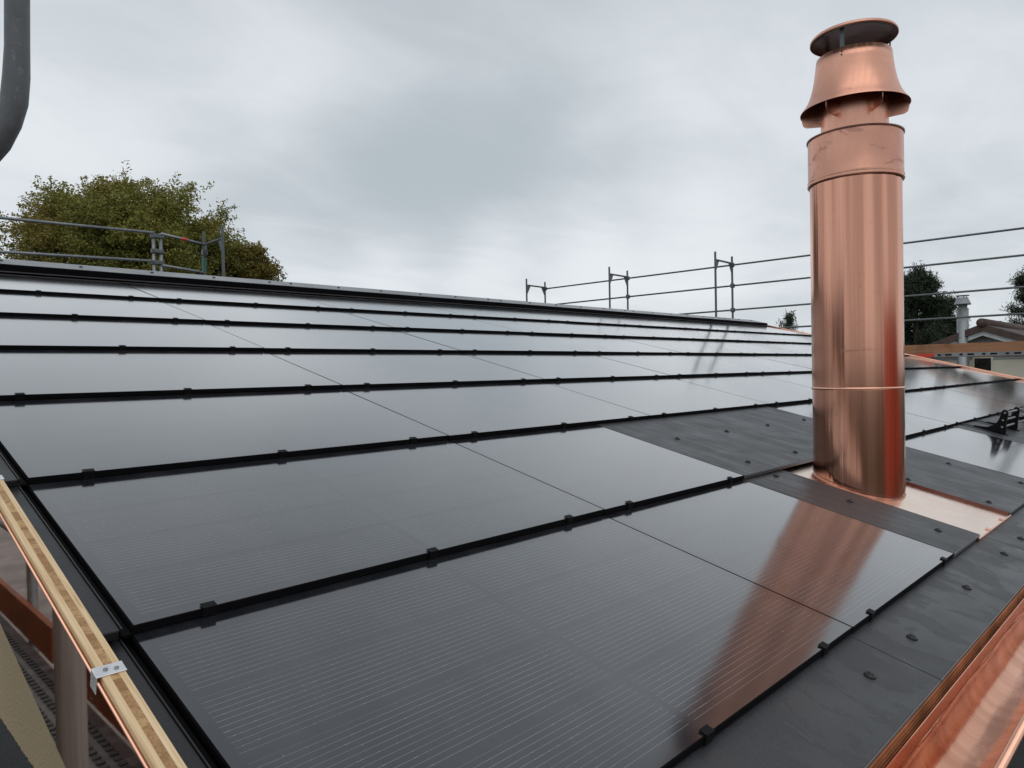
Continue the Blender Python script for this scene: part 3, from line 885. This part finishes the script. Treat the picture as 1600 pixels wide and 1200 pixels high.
# ------------------------------------------------------------------ trees
def tree(name, loc, label, cat, trunk_h, crown_c, crown_r, n_clump, n_leaf, leaf, mat, seed, spread=.85, group=None, flat=1.0, leafasp=1.0, hole=.0):
    R_ = random.Random(seed)
    t_ = thing(name, loc, label, cat, group)
    tips = []
    lim = MB()
    cz_, rx, ry, rz = crown_c, *crown_r
    lim.tube([(0, 0, 0), (.1, 0, trunk_h * .5), (0, .1, trunk_h), (.1, 0, cz_)], [rx * .055, rx * .045, rx * .04, rx * .016], 10)
    for i in range(n_clump):
        while True:
            d_ = Vector((R_.gauss(0, 1), R_.gauss(0, 1), R_.gauss(.15, 1))).normalized()
            if d_.z > -.62: break
        rr = R_.uniform(.22, 1.0) ** .55 * .93
        lump = 1 + .07 * math.sin(3.1 * d_.x + seed) * math.cos(2.7 * d_.y + 2 * d_.z) + R_.uniform(-.10, .12)
        c_ = Vector((d_.x * rx, d_.y * ry, d_.z * rz)) * rr * lump
        c_.z += cz_
        tips.append((c_, rr))
        if i % 2 == 0:
            s_ = Vector((0, 0, trunk_h + R_.uniform(0, .75) * (cz_ - trunk_h)))
            md = s_.lerp(c_, .5) + Vector((R_.uniform(-.3, .3), R_.uniform(-.3, .3), R_.uniform(.0, .5)))
            lim.tube([s_, md, c_], [rx * .016, rx * .010, rx * .003], 6, caps=False)
    lim.build('trunk', M['bark'], t_, smooth=True)
    v, f, tone = [], [], []
    per = n_leaf // n_clump
    for (c_, rr) in tips:
        cr = rx * R_.uniform(.10, .17)
        ct = R_.uniform(-.22, .22)
        ax = (c_ - Vector((0, 0, cz_))).normalized()
        ntw = 13
        for tw in range(ntw):
            dd = (ax * R_.uniform(.25, 1.2) + Vector((R_.gauss(0, .7), R_.gauss(0, .7), R_.gauss(.15, .6)))).normalized()
            s0 = c_ + Vector((R_.gauss(0, 1), R_.gauss(0, 1), R_.gauss(0, .8))) * cr * .42
            tl = R_.uniform(.32, .85) * (rx / 4.5) ** .5
            droop = R_.uniform(-.25, .2)
            for _ in range(per // ntw):
                q_ = R_.random() ** .8
                wd_ = .16 * (1 - q_) + .05
                p = s0 + dd * tl * q_ + Vector((0, 0, droop * q_ * q_)) + Vector((R_.gauss(0, wd_), R_.gauss(0, wd_), R_.gauss(0, wd_ * .8)))
                s_ = leaf * R_.uniform(.55, 1.25)
                a_ = Vector((R_.gauss(0, 1), R_.gauss(0, 1), R_.gauss(0, .7))).normalized()
                b2 = a_.cross(Vector((R_.gauss(0, 1), R_.gauss(0, 1), R_.gauss(0, 1)))).normalized()
                a_ *= s_ * leafasp; b2 *= s_ * .62
                n_ = len(v); v += [tuple(p - a_), tuple(p + b2 * .9 - a_ * .1), tuple(p + a_), tuple(p - b2 * .9 + a_ * .1)]; f.append((n_, n_ + 1, n_ + 2, n_ + 3))
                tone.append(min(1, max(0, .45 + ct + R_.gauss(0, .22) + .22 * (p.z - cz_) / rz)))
    me = bpy.data.meshes.new('crown'); me.from_pydata(v, [], f); me.materials.append(mat)
    at = me.attributes.new('tone', 'FLOAT', 'FACE'); at.data.foreach_set('value', tone)
    link('crown', me, t_)
    return t_


def at_px(x, y, Dd):
    r_ = fw * Dd + rt * ((x - 800) / 1125.84 * Dd) + up * (-(y - 600) / 1125.84 * Dd)
    return Vector((r_.x, r_.y, r_.z + CZ))


c = at_px(203, 418, 32)
tree('broadleaf_tree', (c.x, c.y, 0), 'large broadleaf tree with green and rusty autumn crown beyond the ridge', 'tree', 4.2, c.z - .3, (4.4, 4.4, 4.0), 480, 260000, .062, M['leaf'], 5)
c = at_px(372, 440, 35)
tree('broadleaf_tree', (c.x, c.y, 0), 'smaller yellowing broadleaf tree right of the big tree', 'tree', 3.0, c.z - .3, (1.85, 1.85, 2.3), 120, 52000, .068, M['leafy'], 8)


def conifer(loc, label, h, rbase, seed, leaf=.13, n=11000, z0=1.5):
    R_ = random.Random(seed); t_ = thing('pine_tree', loc, label, 'tree')
    lim = MB(); lim.tube([(0, 0, 0), (0.05, 0, h * .5), (0, 0, h * .96)], [.24, .17, .03], 10)
    v, f, tone = [], [], []
    nb = 75; per = n // nb
    for i in range(nb):
        t = (i + R_.random()) / nb
        z_ = z0 + (h - z0) * t
        rr = rbase * (1 - t) ** .62 * R_.uniform(.6, 1.1) + .25
        th = R_.uniform(0, 6.283)
        s_ = Vector((0, 0, z_)); e_ = Vector((rr * math.cos(th), rr * math.sin(th), z_ + rr * .22 + .2))
        lim.tube([s_, s_.lerp(e_, .6) - Vector((0, 0, .05 * rr)), e_], [.05, .035, .012], 5, caps=False)
        ct = R_.uniform(-.2, .2)
        for _ in range(per):
            q = R_.uniform(.15, 1.0) ** .7
            p = s_.lerp(e_, q) + Vector((R_.gauss(0, .14), R_.gauss(0, .14), R_.gauss(.05, .12) + (R_.uniform(0, .4) if R_.random() < .2 else 0)))
            a_ = Vector((R_.gauss(0, .7), R_.gauss(0, .7), R_.gauss(.6, .7))).normalized(); b2 = a_.cross(Vector((R_.gauss(0, 1), R_.gauss(0, 1), R_.gauss(0, 1)))).normalized()
            s2 = leaf * R_.uniform(.6, 1.2); a_ *= s2; b2 *= s2 * .16
            n_ = len(v); v += [tuple(p - a_), tuple(p + b2), tuple(p + a_), tuple(p - b2)]; f.append((n_, n_ + 1, n_ + 2, n_ + 3))
            tone.append(min(1, max(0, .4 + ct + R_.gauss(0, .2))))
    lim.build('trunk', M['bark'], t_, smooth=True)
    me = bpy.data.meshes.new('crown'); me.from_pydata(v, [], f); me.materials.append(M['pine'])
    at = me.attributes.new('tone', 'FLOAT', 'FACE'); at.data.foreach_set('value', tone); link('crown', me, t_)


c = at_px(1432, 560, 33); tp = at_px(1432, 437, 33)
conifer((c.x, c.y, 0), 'dark dense pine right behind the copper chimney', tp.z, 2.35, 3, n=60000)
c = at_px(1475, 560, 36); tp = at_px(1478, 478, 36)
conifer((c.x, c.y, 0), 'lower dark pine beside the far metal flue', tp.z, 1.9, 4, n=36000)
c = at_px(1612, 560, 38); tp = at_px(1612, 425, 38)
conifer((c.x, c.y, 0), 'loose pine cut by the right picture edge', tp.z, 2.0, 9, n=22000)
c = at_px(1231, 520, 60); tp = at_px(1231, 497, 60)
conifer((c.x, c.y, 0), 'small far dark tree left of the chimney behind the verge', tp.z, 2.0, 12, n=5000, leaf=.2)

# ------------------------------------------------------------------ neighbouring house at the right
HX = 28.0


def atX(x, y, X):
    r_ = fw + rt * ((x - 800) / 1125.84) + up * (-(y - 600) / 1125.84); k2 = X / r_.x
    return Vector((X, r_.y * k2, r_.z * k2 + CZ))


apx = atX(1540, 503, HX)
nh = thing('neighbour_house', (HX, apx.y, 0), 'cream gabled house with brown tiled roof and metal flue at right', 'house')
hw = 6.2; pit = math.tan(math.radians(21)); za = apx.z - .1
a = MB(); zw = za - hw * pit
a.v += [(.0, -hw + .5, 0), (0, hw - .5, 0), (0, hw - .5, zw + .10), (0, 0, za - .22), (0, -hw + .5, zw + .10)]; a.f.append((0, 1, 2, 3, 4)); a.mi.append(0)
for Y in (-hw + .5, hw - .5): a.quad((0, Y, 0), (10, Y, 0), (10, Y, zw + .1), (0, Y, zw + .1))
a.build('wall', M['cream'], nh)
a = MB(); a.v += [(-.03, -2.45, za - .2 - 2.45 * pit), (-.03, 2.45, za - .2 - 2.45 * pit), (-.03, 0, za - .24)]; a.f.append((0, 1, 2)); a.mi.append(0); a.build('gable_boarding', M['grey'], nh)
for sgn in (1, -1):
    a = MB()
    p_ = [(-.55, 0, za + .02), (10.4, 0, za + .02), (10.4, sgn * hw, zw + .02), (-.55, sgn * hw, zw + .02)]
    lo = [(x, y, z - .22) for x, y, z in p_]
    a.quad(*p_); a.quad(*lo); a.quad(p_[0], p_[3], lo[3], lo[0]); a.quad(p_[2], p_[3], lo[3], lo[2]); a.quad(p_[0], p_[1], lo[1], lo[0])
    a.build('roof', M['tile'], nh)
    a = MB(); q_ = [(-.50, 0, za - .2), (-.50, sgn * hw, zw - .2)]
    a.box(0, 1, 0, 1, 0, 1); a = MB()
    a.quad((-.45, 0, za - .205), (-.45, sgn * hw, zw - .205), (-.45, sgn * hw, zw - .36), (-.45, 0, za - .36)); a.build('verge_board', M['trim'], nh)
a = MB(); a.tube([(-.62, 0, za + .05), (10.4, 0, za + .05)], .15, 10); a.build('ridge_tiles', M['tile'], nh, smooth=True)
a = MB(); a.v += [(-.06, -1.2, za - 1.05), (-.06, 1.2, za - 1.05), (-.06, 0, za - .62)]; a.f.append((0, 1, 2)); a.mi.append(0); a.build('gable_vent', M['plank'], nh)
wa, wb = atX(1523, 560, HX), atX(1549, 579, HX)
wf_ = MB(); wy_a, wy_b = wb.y - apx.y, wa.y - apx.y
wf_.box(-.04, .0, wy_a - .05, wy_b + .05, wb.z - .05, wa.z + .05)
wo_ = wf_.build('window', M['cream'], nh)
a = MB(); a.box(-.05, -.041, wy_a, wy_b, wb.z, wa.z); a.build('pane', M['window'], wo_)
fa, fb = atX(1504, 465, HX - .4), atX(1504, 575, HX - .4)
a = MB(); fy = fa.y - apx.y
a.tube([(-.4, fy, 0), (-.4, fy, fa.z - .36)], .175, 16); a.build('flue', M['galv'], nh, smooth=True)
a = MB(); a.lathe([(.135, fa.z - .37), (.135, fa.z - .22), (.25, fa.z - .24), (.24, fa.z - .20), (.16, fa.z - .02), (.16, fa.z), (.13, fa.z)], 20, (-.4, fy)); a.build('flue_cowl', M['galv'], nh, smooth=True)
a = MB(); a.lathe([(.2, fa.z + .05), (.2, fa.z + .075), (0, fa.z + .09)], 20, (-.4, fy)); a.build('flue_cap', M['galv'], nh)
for th in (0, 2.1, 4.2):
    a = MB(); a.tube([(-.4 + .14 * math.cos(th), fy + .14 * math.sin(th), fa.z - .05), (-.4 + .15 * math.cos(th), fy + .15 * math.sin(th), fa.z + .06)], .012, 5); a.build('strut', M['galvd'], nh)

# house across the path: out of frame, seen mirrored in the copper chimney
rh = thing('neighbour_house', (9.5, -12.5, 0), 'low house with red tiled roof across the path, mirrored in the chimney', 'house')
a = MB(); a.box(-6, 7, -4.5, 4.0, 0, 3.5); a.build('wall', M['cream'], rh)
for sgn in (1, -1):
    a = MB(); p_ = [(-6.5, 0, 6.7), (7.5, 0, 6.7), (7.5, sgn * 5, 3.3), (-6.5, sgn * 5, 3.3)]; lo = [(x, y, z - .2) for x, y, z in p_]
    a.quad(*p_); a.quad(*lo); a.quad(p_[2], p_[3], lo[3], lo[2]); a.quad(p_[0], p_[3], lo[3], lo[0]); a.quad(p_[1], p_[2], lo[2], lo[1]); a.build('roof', M['redtile'], rh)
# house across the street on the left: out of frame, mirrored in the copper fascia
lh = thing('neighbour_house', (-13, 14, 0), 'pale house with grey roof across the street, mirrored in the copper fascia', 'house')
a = MB(); a.box(-4, 3, -7, 7, 0, 5.2); a.build('wall', M['cream'], lh)
for sgn in (1, -1):
    a = MB(); p_ = [(-.5, -7.5, 7.4), (-.5, 7.5, 7.4), (-.5 + sgn * 4.2, 7.5, 5.0), (-.5 + sgn * 4.2, -7.5, 5.0)]; lo = [(x, y, z - .2) for x, y, z in p_]
    a.quad(*p_); a.quad(*lo); a.quad(p_[2], p_[3], lo[3], lo[2]); a.quad(p_[0], p_[3], lo[3], lo[0]); a.quad(p_[1], p_[2], lo[2], lo[1]); a.build('roof', M['tile'], lh)
for zz in (.9, 3.4):
    for yy_ in (-5, -2.4, .4, 3.2, 5.6):
        a = MB(); a.box(3.0, 3.06, yy_ - .65, yy_ + .65, zz - .05, zz + 1.45); f_ = a.build('window', M['trim'], lh)
        a = MB(); a.box(3.061, 3.07, yy_ - .55, yy_ + .55, zz + .05, zz + 1.35); a.build('pane', M['window'], f_)
for o in list(col.objects):
    if o.type == 'MESH' and o.parent is None and 'kind' not in o: print('untagged', o.name)
